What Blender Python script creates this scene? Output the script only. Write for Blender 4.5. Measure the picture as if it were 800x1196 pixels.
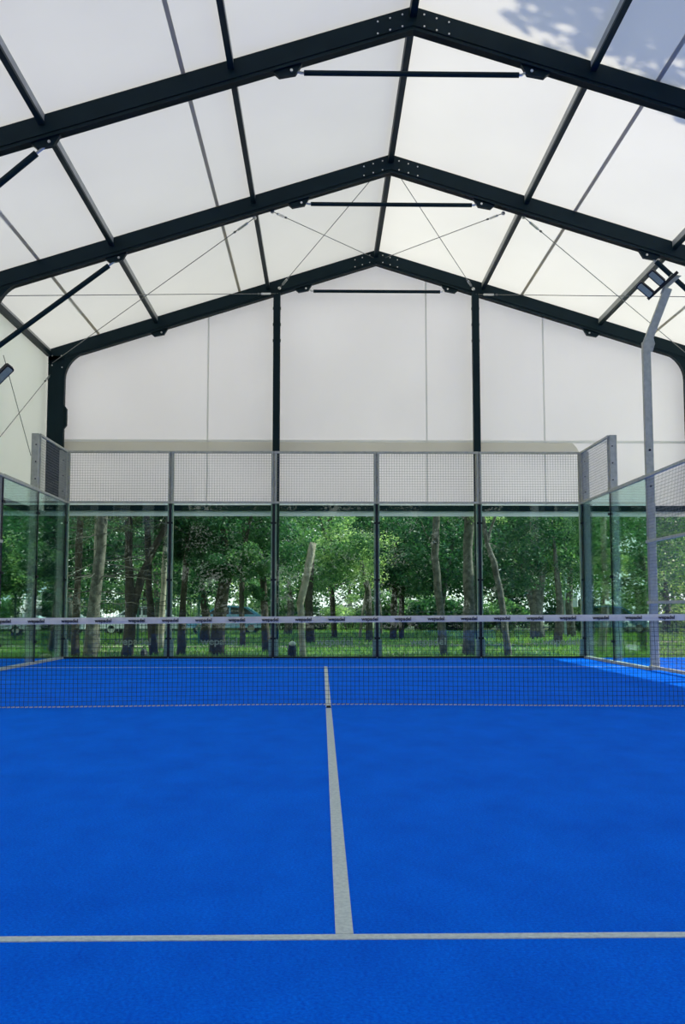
import bpy, math, random
import numpy as np
from mathutils import Vector, Matrix

# ------------------------------------------------------------------ camera
SC = bpy.context.scene
for o in list(bpy.data.objects):
    bpy.data.objects.remove(o)
COL = SC.collection
CX, CH, CD, FP = -0.0675, 0.9406, 10.0622, 1212.3
PIT, YAW, ROLL = 0.0932, 0.0200, -0.0004
FW = Vector((math.sin(YAW)*math.cos(PIT), math.cos(YAW)*math.cos(PIT), math.sin(PIT)))
RT = Vector((math.cos(YAW), -math.sin(YAW), 0))
UP = RT.cross(FW)
RT, UP = RT*math.cos(ROLL)+UP*math.sin(ROLL), UP*math.cos(ROLL)-RT*math.sin(ROLL)
cam = bpy.data.cameras.new('camera')
cam.sensor_fit = 'VERTICAL'; cam.sensor_height = 24.0
cam.lens = FP*24.0/1196.0
cam.clip_start = 0.05; cam.clip_end = 500
co = bpy.data.objects.new('camera', cam); COL.objects.link(co)
m = Matrix((RT, UP, -FW)).transposed().to_4x4(); m.translation = (CX, -CD, CH)
co.matrix_world = m
SC.camera = co

# ------------------------------------------------------------------ light and exposure
SC.view_settings.view_transform = 'Standard'
SC.view_settings.look = 'None'
SC.view_settings.gamma = 1.0
SC.view_settings.use_curve_mapping = False
SC.view_settings.exposure = 0.55
SUN_EL, SUN_AZ = math.radians(35), math.radians(13)      # azimuth from +X towards +Y
SUN_POWER, SKY_POWER = 4.9, 1.22
sd = Vector((math.cos(SUN_EL)*math.cos(SUN_AZ), math.cos(SUN_EL)*math.sin(SUN_AZ), math.sin(SUN_EL)))
sl = bpy.data.lights.new('sun', 'SUN'); sl.energy = SUN_POWER; sl.angle = math.radians(0.5); sl.color = (1, .92, .74)
so = bpy.data.objects.new('sun', sl); COL.objects.link(so)
so.location = (30, -10, 30); so.rotation_euler = (-sd).to_track_quat('-Z', 'Y').to_euler()

W = bpy.data.worlds.new('sky'); SC.world = W; W.use_nodes = True
nt = W.node_tree; N = nt.nodes; L = nt.links; N.clear()
out = N.new('ShaderNodeOutputWorld'); bg = N.new('ShaderNodeBackground'); L.new(bg.outputs[0], out.inputs[0])
tc = N.new('ShaderNodeTexCoord'); sep = N.new('ShaderNodeSeparateXYZ'); L.new(tc.outputs['Generated'], sep.inputs[0])
grad = N.new('ShaderNodeValToRGB'); L.new(sep.outputs['Z'], grad.inputs[0])
e = grad.color_ramp.elements
e[0].position = 0.0; e[0].color = (.80, .88, .90, 1)
e[1].position = 0.9; e[1].color = (.16, .36, .74, 1)
e = grad.color_ramp.elements.new(0.35); e.color = (.31, .48, .74, 1)
noi = N.new('ShaderNodeTexNoise'); noi.inputs['Scale'].default_value = 5.0; noi.inputs['Detail'].default_value = 6; noi.inputs['Roughness'].default_value = .55
mp = N.new('ShaderNodeMapping'); mp.inputs['Scale'].default_value = (1.2, 1, 2.2); mp.inputs['Location'].default_value = (.35, .1, .2)
L.new(tc.outputs['Generated'], mp.inputs[0]); L.new(mp.outputs[0], noi.inputs['Vector'])
# a cloud bank stands low over the ridge side, thinning out to the right
dt = N.new('ShaderNodeVectorMath'); dt.operation = 'DOT_PRODUCT'; L.new(tc.outputs['Generated'], dt.inputs[0])
dt.inputs[1].default_value = (-0.93, -0.10, -0.36)
mad = N.new('ShaderNodeMath'); mad.operation = 'MULTIPLY_ADD'; L.new(dt.outputs['Value'], mad.inputs[0]); mad.inputs[1].default_value = 1.6; mad.inputs[2].default_value = 0.53
add = N.new('ShaderNodeMath'); add.operation = 'ADD'; L.new(mad.outputs[0], add.inputs[0]); L.new(noi.outputs['Fac'], add.inputs[1])
cr = N.new('ShaderNodeValToRGB'); L.new(add.outputs[0], cr.inputs[0])
cr.color_ramp.elements[0].position = 0.52; cr.color_ramp.elements[0].color = (0, 0, 0, 1)
cr.color_ramp.elements[1].position = 0.66; cr.color_ramp.elements[1].color = (1, 1, 1, 1)
mx = N.new('ShaderNodeMix'); mx.data_type = 'RGBA'; L.new(cr.outputs[0], mx.inputs[0]); L.new(grad.outputs[0], mx.inputs[6]); mx.inputs[7].default_value = (.93, .91, .84, 1)
L.new(mx.outputs[2], bg.inputs[0]); bg.inputs[1].default_value = SKY_POWER

# ------------------------------------------------------------------ helpers
def at(px, py, Y):
    """the point of the world plane y = Y seen at a pixel of the 800x1196 frame"""
    d = FW + RT*((px-400)/FP) - UP*((py-598)/FP)
    t = (Y+CD)/d.y
    return Vector((CX, -CD, CH)) + d*t

def nodemat(name, color, rough=.6, metal=0.0, spec=.5, noise=None, bump=None, sheen=0, coat=0):
    M = bpy.data.materials.new(name); M.use_nodes = True
    n = M.node_tree.nodes; l = M.node_tree.links; b = n['Principled BSDF']
    b.inputs['Base Color'].default_value = (*color, 1)
    b.inputs['Roughness'].default_value = rough; b.inputs['Metallic'].default_value = metal
    b.inputs['Specular IOR Level'].default_value = spec
    b.inputs['Sheen Weight'].default_value = sheen
    b.inputs['Coat Weight'].default_value = coat
    tx = n.new('ShaderNodeTexCoord')
    if noise:                                    # (scale, other colour, low, high)
        t = n.new('ShaderNodeTexNoise'); t.inputs['Scale'].default_value = noise[0]; t.inputs['Detail'].default_value = 4
        l.new(tx.outputs['Object'], t.inputs['Vector'])
        r = n.new('ShaderNodeValToRGB'); l.new(t.outputs['Fac'], r.inputs[0])
        r.color_ramp.elements[0].position = noise[2]; r.color_ramp.elements[0].color = (*color, 1)
        r.color_ramp.elements[1].position = noise[3]; r.color_ramp.elements[1].color = (*noise[1], 1)
        l.new(r.outputs[0], b.inputs['Base Color'])
    if bump:                                     # (scale, strength)
        t = n.new('ShaderNodeTexNoise'); t.inputs['Scale'].default_value = bump[0]; t.inputs['Detail'].default_value = 3
        l.new(tx.outputs['Object'], t.inputs['Vector'])
        bm = n.new('ShaderNodeBump'); bm.inputs['Strength'].default_value = bump[1]; bm.inputs['Distance'].default_value = .02
        l.new(t.outputs['Fac'], bm.inputs['Height']); l.new(bm.outputs[0], b.inputs['Normal'])
    return M

def membrane(name, refl, trans, noise_amt=.06):
    M = bpy.data.materials.new(name); M.use_nodes = True
    n = M.node_tree.nodes; l = M.node_tree.links; n.clear()
    o = n.new('ShaderNodeOutputMaterial'); ad = n.new('ShaderNodeAddShader'); d = n.new('ShaderNodeBsdfDiffuse'); t = n.new('ShaderNodeBsdfTranslucent')
    d.inputs[0].default_value = (*refl, 1)
    tx = n.new('ShaderNodeTexCoord'); no = n.new('ShaderNodeTexNoise'); no.inputs['Scale'].default_value = .55; no.inputs['Detail'].default_value = 3
    l.new(tx.outputs['Object'], no.inputs['Vector'])
    r = n.new('ShaderNodeValToRGB'); l.new(no.outputs['Fac'], r.inputs[0])
    r.color_ramp.elements[0].position = .3; r.color_ramp.elements[0].color = (*[c*(1-noise_amt) for c in trans], 1)
    r.color_ramp.elements[1].position = .7; r.color_ramp.elements[1].color = (*trans, 1)
    l.new(r.outputs[0], t.inputs[0])
    bm = n.new('ShaderNodeBump'); bm.inputs['Strength'].default_value = .25; bm.inputs['Distance'].default_value = .1
    l.new(no.outputs['Fac'], bm.inputs['Height']); l.new(bm.outputs[0], d.inputs['Normal'])
    l.new(d.outputs[0], ad.inputs[0]); l.new(t.outputs[0], ad.inputs[1]); l.new(ad.outputs[0], o.inputs[0])
    return M

def glassmat(name, tint, ior=1.5, boost=1.0, haze=0.0):
    M = bpy.data.materials.new(name); M.use_nodes = True
    n = M.node_tree.nodes; l = M.node_tree.links; n.clear()
    o = n.new('ShaderNodeOutputMaterial'); mxs = n.new('ShaderNodeMixShader'); tr = n.new('ShaderNodeBsdfTransparent'); gl = n.new('ShaderNodeBsdfGlossy')
    tr.inputs[0].default_value = (*tint, 1); gl.inputs['Roughness'].default_value = 0.0; gl.inputs[0].default_value = (.92, 1, .98, 1)
    fr = n.new('ShaderNodeFresnel'); fr.inputs[0].default_value = ior
    mu = n.new('ShaderNodeMath'); mu.operation = 'MULTIPLY'; mu.use_clamp = True; mu.inputs[1].default_value = boost
    l.new(fr.outputs[0], mu.inputs[0]); l.new(mu.outputs[0], mxs.inputs[0]); l.new(tr.outputs[0], mxs.inputs[1]); l.new(gl.outputs[0], mxs.inputs[2])
    if haze:
        df = n.new('ShaderNodeBsdfTranslucent'); df.inputs[0].default_value = (.8, .8, .75, 1)
        m2 = n.new('ShaderNodeMixShader'); m2.inputs[0].default_value = haze
        l.new(mxs.outputs[0], m2.inputs[1]); l.new(df.outputs[0], m2.inputs[2]); l.new(m2.outputs[0], o.inputs[0])
    else:
        l.new(mxs.outputs[0], o.inputs[0])
    return M

def leafmat(name, c1, c2, tr=.35):
    M = bpy.data.materials.new(name); M.use_nodes = True
    n = M.node_tree.nodes; l = M.node_tree.links; n.clear()
    o = n.new('ShaderNodeOutputMaterial'); mxs = n.new('ShaderNodeMixShader'); t = n.new('ShaderNodeBsdfTranslucent'); b = n.new('ShaderNodeBsdfPrincipled')
    b.inputs['Roughness'].default_value = .45; b.inputs['Specular IOR Level'].default_value = .4
    g = n.new('ShaderNodeNewGeometry')
    r = n.new('ShaderNodeValToRGB'); l.new(g.outputs['Random Per Island'], r.inputs[0])
    r.color_ramp.elements[0].color = (*c1, 1); r.color_ramp.elements[1].color = (*c2, 1)
    l.new(r.outputs[0], b.inputs['Base Color'])
    br = n.new('ShaderNodeMix'); br.data_type = 'RGBA'; br.blend_type = 'MULTIPLY'; br.inputs[0].default_value = 1
    l.new(r.outputs[0], br.inputs[6]); br.inputs[7].default_value = (2.0, 1.9, 1.2, 1); l.new(br.outputs[2], t.inputs[0])
    mxs.inputs[0].default_value = tr
    l.new(b.outputs[0], mxs.inputs[1]); l.new(t.outputs[0], mxs.inputs[2]); l.new(mxs.outputs[0], o.inputs[0])
    return M

class MB:
    def __init__(s): s.v = []; s.f = []
    def add(s, vs, fs):
        k = len(s.v); s.v += [tuple(v) for v in vs]; s.f += [tuple(i+k for i in f) for f in fs]; return s
    def box(s, x0, x1, y0, y1, z0, z1):
        return s.add([(x0,y0,z0),(x1,y0,z0),(x1,y1,z0),(x0,y1,z0),(x0,y0,z1),(x1,y0,z1),(x1,y1,z1),(x0,y1,z1)],
                     [(0,3,2,1),(4,5,6,7),(0,1,5,4),(1,2,6,5),(2,3,7,6),(3,0,4,7)])
    def cbox(s, x0, x1, y0, y1, z0, z1, c):      # upright box with chamfered vertical edges
        p = [(x0+c,y0),(x1-c,y0),(x1,y0+c),(x1,y1-c),(x1-c,y1),(x0+c,y1),(x0,y1-c),(x0,y0+c)]
        return s.prism([Vector((a, b, z0)) for a, b in p], Vector((0, 0, z1-z0)))
    def prism(s, poly, d):
        n = len(poly); a = [Vector(p) for p in poly]
        vs = a + [p+Vector(d) for p in a]
        return s.add(vs, [tuple(range(n))[::-1], tuple(range(n, 2*n))] + [(i, (i+1) % n, n+(i+1) % n, n+i) for i in range(n)])
    def bar(s, a, b, w, h=None, up=(0, 0, 1)):   # rectangular bar
        a, b = Vector(a), Vector(b); h = h or w; d = (b-a).normalized(); u = Vector(up)
        if abs(d.dot(u)) > .98: u = Vector((0, 1, 0))
        r = d.cross(u).normalized(); u = r.cross(d)
        q = [r*(i*w/2)+u*(j*h/2) for i, j in ((-1,-1),(1,-1),(1,1),(-1,1))]
        return s.add([a+p for p in q]+[b+p for p in q], [(0,1,2,3),(7,6,5,4),(0,4,5,1),(1,5,6,2),(2,6,7,3),(3,7,4,0)])
    def tube(s, pts, rad, n=10, cap=True):
        pts = [Vector(p) for p in pts]; k = len(pts)
        rad = rad if isinstance(rad, (list, tuple)) else [rad]*k
        vs = []; fs = []
        d0 = (pts[1]-pts[0]).normalized(); u = Vector((0,0,1)) if abs(d0.z) < .9 else Vector((0,1,0))
        for i, p in enumerate(pts):
            d = (pts[min(i+1,k-1)]-pts[max(i-1,0)]).normalized()
            r = d.cross(u).normalized(); w = r.cross(d)
            for j in range(n):
                a = 2*math.pi*j/n; vs.append(p+(r*math.cos(a)+w*math.sin(a))*rad[i])
        for i in range(k-1):
            for j in range(n):
                fs.append((i*n+j, i*n+(j+1) % n, (i+1)*n+(j+1) % n, (i+1)*n+j))
        if cap: fs += [tuple(range(n))[::-1], tuple(range((k-1)*n, k*n))]
        return s.add(vs, fs)
    def ball(s, c, r, n=8, m_=6, sc=(1, 1, 1)):
        c = Vector(c); vs = []; fs = []
        for i in range(m_+1):
            t = math.pi*i/m_
            for j in range(n):
                a = 2*math.pi*j/n
                vs.append(c+Vector((math.sin(t)*math.cos(a)*sc[0], math.sin(t)*math.sin(a)*sc[1], math.cos(t)*sc[2]))*r)
        for i in range(m_):
            for j in range(n): fs.append((i*n+j, (i+1)*n+j, (i+1)*n+(j+1) % n, i*n+(j+1) % n))
        return s.add(vs, fs)
    def build(s, name, mat, parent=None, smooth=False, **props):
        me = bpy.data.meshes.new(name); me.from_pydata(s.v, [], s.f); me.update()
        if smooth: me.shade_smooth()
        me.materials.append(mat)
        o = bpy.data.objects.new(name, me); COL.objects.link(o)
        if parent:
            o.parent = parent
            if parent.location.length or parent.parent:
                w = parent.location + (parent.parent.location if parent.parent else Vector())
                o.data.transform(Matrix.Translation(-w))
        for k, v in props.items(): o[k] = v
        return o

def tag(o, label, cat, group=None, kind=None):
    o['label'] = label; o['category'] = cat
    if group: o['group'] = group
    if kind: o['kind'] = kind
    return o
def thing(name, loc, label, cat, group=None):
    o = bpy.data.objects.new(name, None); COL.objects.link(o); o.location = loc; o.empty_display_size = .2
    return tag(o, label, cat, group)
def struct(mb, name, mat, parent=None, **k):
    o = mb.build(name, mat, parent, **k)
    if not parent: o['kind'] = 'structure'
    return o
def copy_tree(o, parent=None):
    c = o.copy(); COL.objects.link(c)
    if parent: c.parent = parent
    for ch in list(o.children): copy_tree(ch, c)
    return c

# ------------------------------------------------------------------ materials
def turf(name):
    M = bpy.data.materials.new(name); M.use_nodes = True
    n = M.node_tree.nodes; l = M.node_tree.links; b = n['Principled BSDF']
    tx = n.new('ShaderNodeTexCoord')
    f = n.new('ShaderNodeTexNoise'); f.inputs['Scale'].default_value = 95; f.inputs['Detail'].default_value = 5; f.inputs['Roughness'].default_value = .75
    g = n.new('ShaderNodeTexNoise'); g.inputs['Scale'].default_value = 3.2; g.inputs['Detail'].default_value = 8; g.inputs['Roughness'].default_value = .65
    mpg = n.new('ShaderNodeMapping'); mpg.inputs['Scale'].default_value = (1.0, .55, 1); l.new(tx.outputs['Object'], mpg.inputs[0])
    l.new(tx.outputs['Object'], f.inputs['Vector']); l.new(mpg.outputs[0], g.inputs['Vector'])
    r = n.new('ShaderNodeValToRGB'); l.new(f.outputs['Fac'], r.inputs[0])
    e = r.color_ramp.elements
    e[0].position = .36; e[0].color = (.000, .056, .74, 1); e[1].position = .66; e[1].color = (.000, .185, 1.0, 1)
    r2 = n.new('ShaderNodeValToRGB'); l.new(g.outputs['Fac'], r2.inputs[0])
    r2.color_ramp.elements[0].position = .3; r2.color_ramp.elements[0].color = (.80, .76, .90, 1); r2.color_ramp.elements[1].position = .7; r2.color_ramp.elements[1].color = (1.1, 1.12, 1.08, 1)
    mu = n.new('ShaderNodeMix'); mu.data_type = 'RGBA'; mu.blend_type = 'MULTIPLY'; mu.inputs[0].default_value = 1
    l.new(r.outputs[0], mu.inputs[6]); l.new(r2.outputs[0], mu.inputs[7])
    # a few pale sand specks
    v = n.new('ShaderNodeTexNoise'); v.inputs['Scale'].default_value = 240; v.inputs['Detail'].default_value = 2; l.new(tx.outputs['Object'], v.inputs['Vector'])
    rv = n.new('ShaderNodeValToRGB'); l.new(v.outputs['Fac'], rv.inputs[0]); rv.color_ramp.elements[0].position = .69; rv.color_ramp.elements[1].position = .80; rv.color_ramp.elements[1].color = (.6, .6, .6, 1)
    m2 = n.new('ShaderNodeMix'); m2.data_type = 'RGBA'; l.new(rv.outputs[0], m2.inputs[0]); l.new(mu.outputs[2], m2.inputs[6]); m2.inputs[7].default_value = (.05, .32, .85, 1)
    l.new(m2.outputs[2], b.inputs['Base Color'])
    b.inputs['Roughness'].default_value = .75; b.inputs['Specular IOR Level'].default_value = .02
    b.inputs['Sheen Weight'].default_value = .22; b.inputs['Sheen Tint'].default_value = (.0, .50, 1, 1); b.inputs['Sheen Roughness'].default_value = .5
    bm = n.new('ShaderNodeBump'); bm.inputs['Strength'].default_value = .5; bm.inputs['Distance'].default_value = .01
    l.new(f.outputs['Fac'], bm.inputs['Height']); l.new(bm.outputs[0], b.inputs['Normal'])
    return M
MT = {}
MT['turf'] = turf('blue turf')
MT['line'] = nodemat('white turf line', (.62, .70, .68), .9, noise=(60, (.50, .58, .58), .4, .62), bump=(90, .4))
MT['ceil'] = membrane('roof membrane', (.44, .44, .42), (.30, .292, .268))
MT['gable'] = membrane('gable membrane', (.45, .44, .44), (.56, .545, .545))
MT['side'] = membrane('side membrane', (.44, .45, .44), (.54, .55, .54))
MT['flap'] = membrane('flap membrane', (.46, .45, .40), (.26, .25, .21))
MT['seam'] = membrane('seam', (.40, .37, .31), (.25, .235, .195))
MT['gseam'] = membrane('gable seam', (.42, .43, .42), (.50, .50, .49))
MT['dark'] = nodemat('dark teal paint', (.003, .016, .022), .5, .0, .16, noise=(3, (.005, .020, .027), .35, .7))
MT['black'] = nodemat('black rubber', (.006, .007, .009), .6)
MT['alu'] = nodemat('aluminium rail', (.36, .37, .36), .5, .1, noise=(4, (.42, .43, .42), .4, .6))
MT['galv'] = nodemat('galvanised steel', (.49, .49, .37), .55, .0, noise=(14, (.60, .59, .46), .35, .65))
MT['zinc'] = nodemat('zinc bolt', (.60, .62, .62), .3, .8, noise=(20, (.7, .7, .7), .4, .6))
MT['wire'] = nodemat('mesh wire', (.22, .225, .215), .5, .2, noise=(9, (.28, .28, .27), .4, .6))
MT['cable'] = nodemat('steel cable', (.16, .17, .17), .45, .6, noise=(30, (.22, .23, .23), .4, .6))
MT['net'] = nodemat('black net cord', (.005, .008, .02), .8, noise=(30, (.01, .014, .03), .4, .6))
MT['tape'] = nodemat('net tape', (.76, .74, .66), .7, noise=(12, (.84, .82, .74), .4, .65), bump=(8, .5))
MT['ink'] = nodemat('black print', (.012, .012, .018), .6, noise=(30, (.02, .02, .03), .4, .6))
MT['cord'] = nodemat('white cord', (.70, .70, .72), .8, noise=(18, (.50, .5, .55), .45, .6))
MT['glass'] = glassmat('court glass', (.86, .975, .955), 1.5, .72)
MT['print'] = glassmat('frosted print', (.45, .5, .5), 1.5, 1, .55)
MT['lens'] = nodemat('lamp lens', (.46, .48, .32), .5, .0, .1, noise=(40, (.50, .52, .36), .4, .6))
MT['bark_grey'] = nodemat('grey bark', (.055, .055, .048), .95, noise=(7, (.15, .145, .125), .35, .65), bump=(9, 1))
MT['bark_pale_lit'] = nodemat('pale sunlit bark', (.34, .31, .25), .9, noise=(4, (.15, .13, .10), .45, .7), bump=(9, 1))  # sunlight on the lit trunks is put into this pale tone; also sapling, stone
MT['bark_dark'] = nodemat('dark bark', (.035, .030, .022), .9, noise=(6, (.075, .062, .046), .4, .7), bump=(9, 1))
MT['leafA'] = leafmat('leaf deep', (.006, .042, .026), (.050, .16, .065))
MT['leafB'] = leafmat('leaf mid', (.014, .085, .042), (.15, .30, .12), .40)
MT['leafC'] = leafmat('leaf sunlit tone', (.09, .22, .10), (.46, .60, .30), .45)  # lightened so self-shadowed crowns and shrubs look sunlit
MT['leafD'] = leafmat('leaf conifer', (.022, .06, .034), (.10, .15, .075), .2)
MT['grass'] = leafmat('grass blades', (.03, .11, .025), (.20, .36, .08), .4)
MT['soil'] = nodemat('lawn ground', (.035, .095, .025), .95, noise=(.5, (.26, .23, .13), .50, .66), bump=(6, .6))
MT['path'] = nodemat('gravel path', (.36, .32, .25), .95, noise=(9, (.26, .23, .18), .4, .65), bump=(20, .5))
MT['fence'] = nodemat('green fence paint', (.02, .10, .075), .5, noise=(6, (.03, .13, .095), .4, .6))
MT['wallgrey'] = nodemat('grey render', (.30, .31, .31), .9, noise=(2, (.38, .38, .37), .4, .6), bump=(8, .3))

# ------------------------------------------------------------------ ground, floor
def gz(x, y):
    t = min(1, max(0, (y-10.2)/6))
    u = min(1, max(0, (abs(x-1.2)-8.2)/4))
    return -0.03-0.34*max(t, u) + (0.06*math.sin(x*.21+1)*math.sin(y*.17) if max(t, u) > .9 else 0)
xs = [-60+i*2 for i in range(62)]; ys = [-24+i*2 for i in range(60)]
g = MB(); vs = []; fs = []
for y in ys:
    for x in xs: vs.append((x, y, gz(x, y)-.0))
for j in range(len(ys)-1):
    for i in range(len(xs)-1):
        a = j*len(xs)+i; fs.append((a, a+1, a+1+len(xs), a+len(xs)))
g.add(vs, fs); gr = struct(g, 'ground', MT['soil'], smooth=True)

f = MB(); f.box(-6.55, 9.0, -16, 10.12, -.12, 0.0)
struct(f, 'floor', MT['turf'])

def line(name, x0, x1, y0, y1, label):
    o = MB().box(x0, x1, y0, y1, -.004, .003).build(name, MT['line'])
    tag(o, label, 'court line'); return o
line('court_line', -.026, .026, -6.95, -.06, 'long white centre line running from the foreground to under the net')
line('court_line', -.026, .026, .06, 7.15, 'white centre line beyond the net, ending short of the back glass')
line('court_line', -4.97, 4.97, -7.0, -6.955, 'white service line crossing the foreground of the blue turf')
line('court_line', -4.97, 4.97, 6.93, 6.97, 'faint white service line beyond the net near the back glass')

# ------------------------------------------------------------------ tent
XR, ZR, SL_, SR_ = 1.256, 9.3526, .3186, .3112
EX = 7.93                                            # half width
FY = [-15.9, -10.8, -5.7, -.6, 4.488, 9.455, 14.836]
def zu(x): return ZR-(SL_ if x < XR else SR_)*abs(x-XR)      # underside of rafters
RD, RWY = .345, .17                                  # rafter depth, width
def zm(x): return zu(x)+RD/.95+.02                   # membrane
XL_, XRr = XR-EX, XR+EX
ZE = ZR-EX*SL_

# roof membranes: one field per bay and slope
roofbits = []
for k in range(len(FY)-1):
    y0, y1 = FY[k]-RWY/2, FY[k+1]-RWY/2
    if k == 0: y0 -= .3
    if k == len(FY)-2: y1 += .25
    for s in (-1, 1):
        x1 = XR+s*(EX+.12)
        b = MB(); nx, ny = 14, 10; vv = []; ff = []
        for j in range(ny+1):
            for i in range(nx+1):
                x = XR+(x1-XR)*i/nx; y = y0+(y1-y0)*j/ny
                sag = -.03*math.sin(math.pi*j/ny)*math.sin(math.pi*((i/nx*3) % 1.0))
                vv.append((x, y, zm(x)+sag))
        for j in range(ny):
            for i in range(nx):
                a = j*(nx+1)+i; ff.append((a, a+1, a+nx+2, a+nx+1))
        b.add(vv, ff)
        o = struct(b, 'ceiling', MT['ceil'], smooth=True)
def seam_x(px, py, Y):
    p = at(px, py, Y)
    # intersect the ray with the membrane
    o = Vector((CX, -CD, CH)); d = p-o
    lo, hi = .2, 4.0
    for _ in range(50):
        t = (lo+hi)/2; q = o+d*t
        if q.z < zm(q.x)-.01: lo = t
        else: hi = t
    return (o+d*lo).x
SEAMS = [seam_x(276, 325, 12), seam_x(618, 330, 12), seam_x(110, 383, 12), seam_x(770, 383, 12)]
for x in SEAMS:
    b = MB(); b.add([(x-.03, -16.2, zm(x-.03)-.02), (x+.03, -16.2, zm(x+.03)-.02), (x+.03, 14.95, zm(x+.03)-.02), (x-.03, 14.95, zm(x-.03)-.02),
                     (x-.03, -16.2, zm(x-.03)-.026), (x+.03, -16.2, zm(x+.03)-.026), (x+.03, 14.95, zm(x+.03)-.026), (x-.03, 14.95, zm(x-.03)-.026)],
                    [(0,1,2,3),(7,6,5,4),(0,4,5,1),(1,5,6,2),(2,6,7,3),(3,7,4,0)])
    o = struct(b, 'trim_%d' % (SEAMS.index(x)+1), MT['seam'])

# gable cloth at the far end
YG = 15.0
z_b = at(400, 590.5, YG).z; z_hem = at(400, 515.5, YG).z; z_fl = at(400, 528, YG-.2).z; z_s0 = at(400, 597, YG).z; z_s1 = at(400, 603, YG).z
poly = [(XL_-.1, YG, z_b), (XRr+.1, YG, z_b), (XRr+.1, YG, zm(XRr+.1)), (XR, YG, zm(XR)), (XL_-.1, YG, zm(XL_-.1))]
gb = MB().prism([Vector(p) for p in poly], (0, .006, 0))
wf = struct(gb, 'wall_far', MT['gable'])
for i, px in enumerate((243, 498, 635)):
    x = at(px, 450, YG).x
    MB().box(x-.02, x+.02, YG-.006, YG-.001, z_b, zm(x)-.05).build('seam', MT['gseam'], wf)
MB().box(XL_, XRr, YG-.03, YG-.001, z_hem-.03, z_hem+.03).build('hem', MT['gseam'], wf)
# hem beam and hanging valance under it
MB().box(XL_+.4, XRr-.4, YG-.06, YG+.06, z_s0, z_b).build('hem_rail', MT['dark'], wf)
MB().box(XL_+.4, XRr-.4, YG-.004, YG+.004, z_s1, z_s0).build('valance', MT['gable'], wf)
# slanted fabric skirt behind the columns
xl, xr = at(76, 520, YG).x, at(668, 520, YG).x
fl = MB()
nx = 60; vv = []; ff = []
for i in range(nx+1):
    t = i/nx; x = xl+(xr-xl)*t
    w = .02*math.sin(t*31)+.015*math.sin(t*71+1)
    e0 = -.12*(i == 0)+.16*(i == nx)
    vv += [(x, YG-.035, z_hem-.03), (x+e0*.5, YG-.10+w*.6, (z_hem+z_fl)/2), (x+e0, YG-.16+w, z_fl-.03)]
for i in range(nx):
    for j in range(2): ff.append((i*3+j, i*3+j+1, i*3+j+4, i*3+j+3))
fl.add(vv, ff); fo = fl.build('skirt', MT['flap'], wf, smooth=True)

# side cloths
ZSL, ZSR = z_s1+.1, 3.75
wl = struct(MB().box(XL_-.106, XL_-.10, -16.2, 15.0, ZSL, zm(XL_-.1)), 'wall_left', MT['side'])
wr = struct(MB().box(XRr+.10, XRr+.106, -16.2, 15.0, ZSR, zm(XRr+.1)), 'wall_right', MT['side'])
MB().box(XL_-.14, XL_-.06, -16.2, 14.9, ZSL-.14, ZSL).build('hem_rail', MT['dark'], wl)
MB().box(XRr+.06, XRr+.14, -16.2, 14.9, ZSR-.14, ZSR).build('hem_rail', MT['dark'], wr)

# portal frames
CW = .40
def rafter_profile(s, yc):
    """I-shaped rafter: web box with lips along top and bottom"""
    b = MB()
    def quad(y0, y1, d0, d1):
        pts = []
        for x in (XR, XR+s*EX):
            z = zu(x); pts.append((x, z))
        (xa, za), (xb, zb) = pts
        b.prism([Vector((xa, y0, za+d0)), Vector((xb, y0, zb+d0)), Vector((xb, y0, zb+d1)), Vector((xa, y0, za+d1))], (0, y1-y0, 0))
    h = RD/.95
    quad(yc-RWY/2+.018, yc+RWY/2-.018, .0, h)
    quad(yc-RWY/2, yc+RWY/2, .0, .035)
    quad(yc-RWY/2, yc+RWY/2, .062, h-.03)
    return b
def frame(k, label):
    yf = FY[k]; yc = yf-RWY/2; far = (k == len(FY)-1)
    t = thing('portal_frame', (XR, yc, 0), label, 'tent frame', 'portal frames of the tent')
    for s in (-1, 1):
        rafter_profile(s, yc).build('rafter', MT['dark'], t)
        xo = XR+s*EX; zt = zu(xo)+.2
        c = MB(); c.cbox(min(xo, xo-s*CW), max(xo, xo-s*CW), yc-RWY/2, yc+RWY/2, gz(xo, yc)-.05 if abs(yc) > 10 else -.05, zt, .02)
        c.build('column', MT['dark'], t)
        # curved haunch in the corner
        n = 8; R = .34; cx = xo-s*(CW+R); pts = [Vector((xo-s*(CW-.02), yc-RWY/2+.01, zu(xo-s*CW)-R-.12))]
        zb = zu(xo-s*(CW))
        for i in range(n+1):
            a = i/n*math.pi/2
            x = xo-s*(CW+R*(1-math.cos(a))); 
            z = zb-R-.12+R*math.sin(a)+(zu(x)-zb)+.12*(i/n)
            pts.append(Vector((x, yc-RWY/2+.01, z)))
        pts.append(Vector((xo-s*(CW-.02), yc-RWY/2+.01, zu(xo-s*CW)+.05)))
        MB().prism(pts, (0, RWY-.02, 0)).build('haunch', MT['dark'], t)
        if k >= 5:
            for (a_, b_) in ((.10, -.02), (.32, -.02), (.10, -.25), (.34, -.30)):
                x = xo-s*a_; z = zu(xo)+.22+b_
                MB().tube([(x, yc-RWY/2+.006, z), (x, yc-RWY/2-.016, z)], .018, 6).build('bolt', MT['zinc'], t)
        if k >= 3:
            # joint bolts at the ridge
            if s:
                for r_ in (.09, .27):
                    for q in (.16, .34, .52):
                        x = XR+s*q; z = zu(x)+r_
                        MB().tube([(x, yc-RWY/2+.006, z), (x, yc-RWY/2-.014, z)], .014, 6).build('bolt', MT['zinc'], t)
    return t
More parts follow.
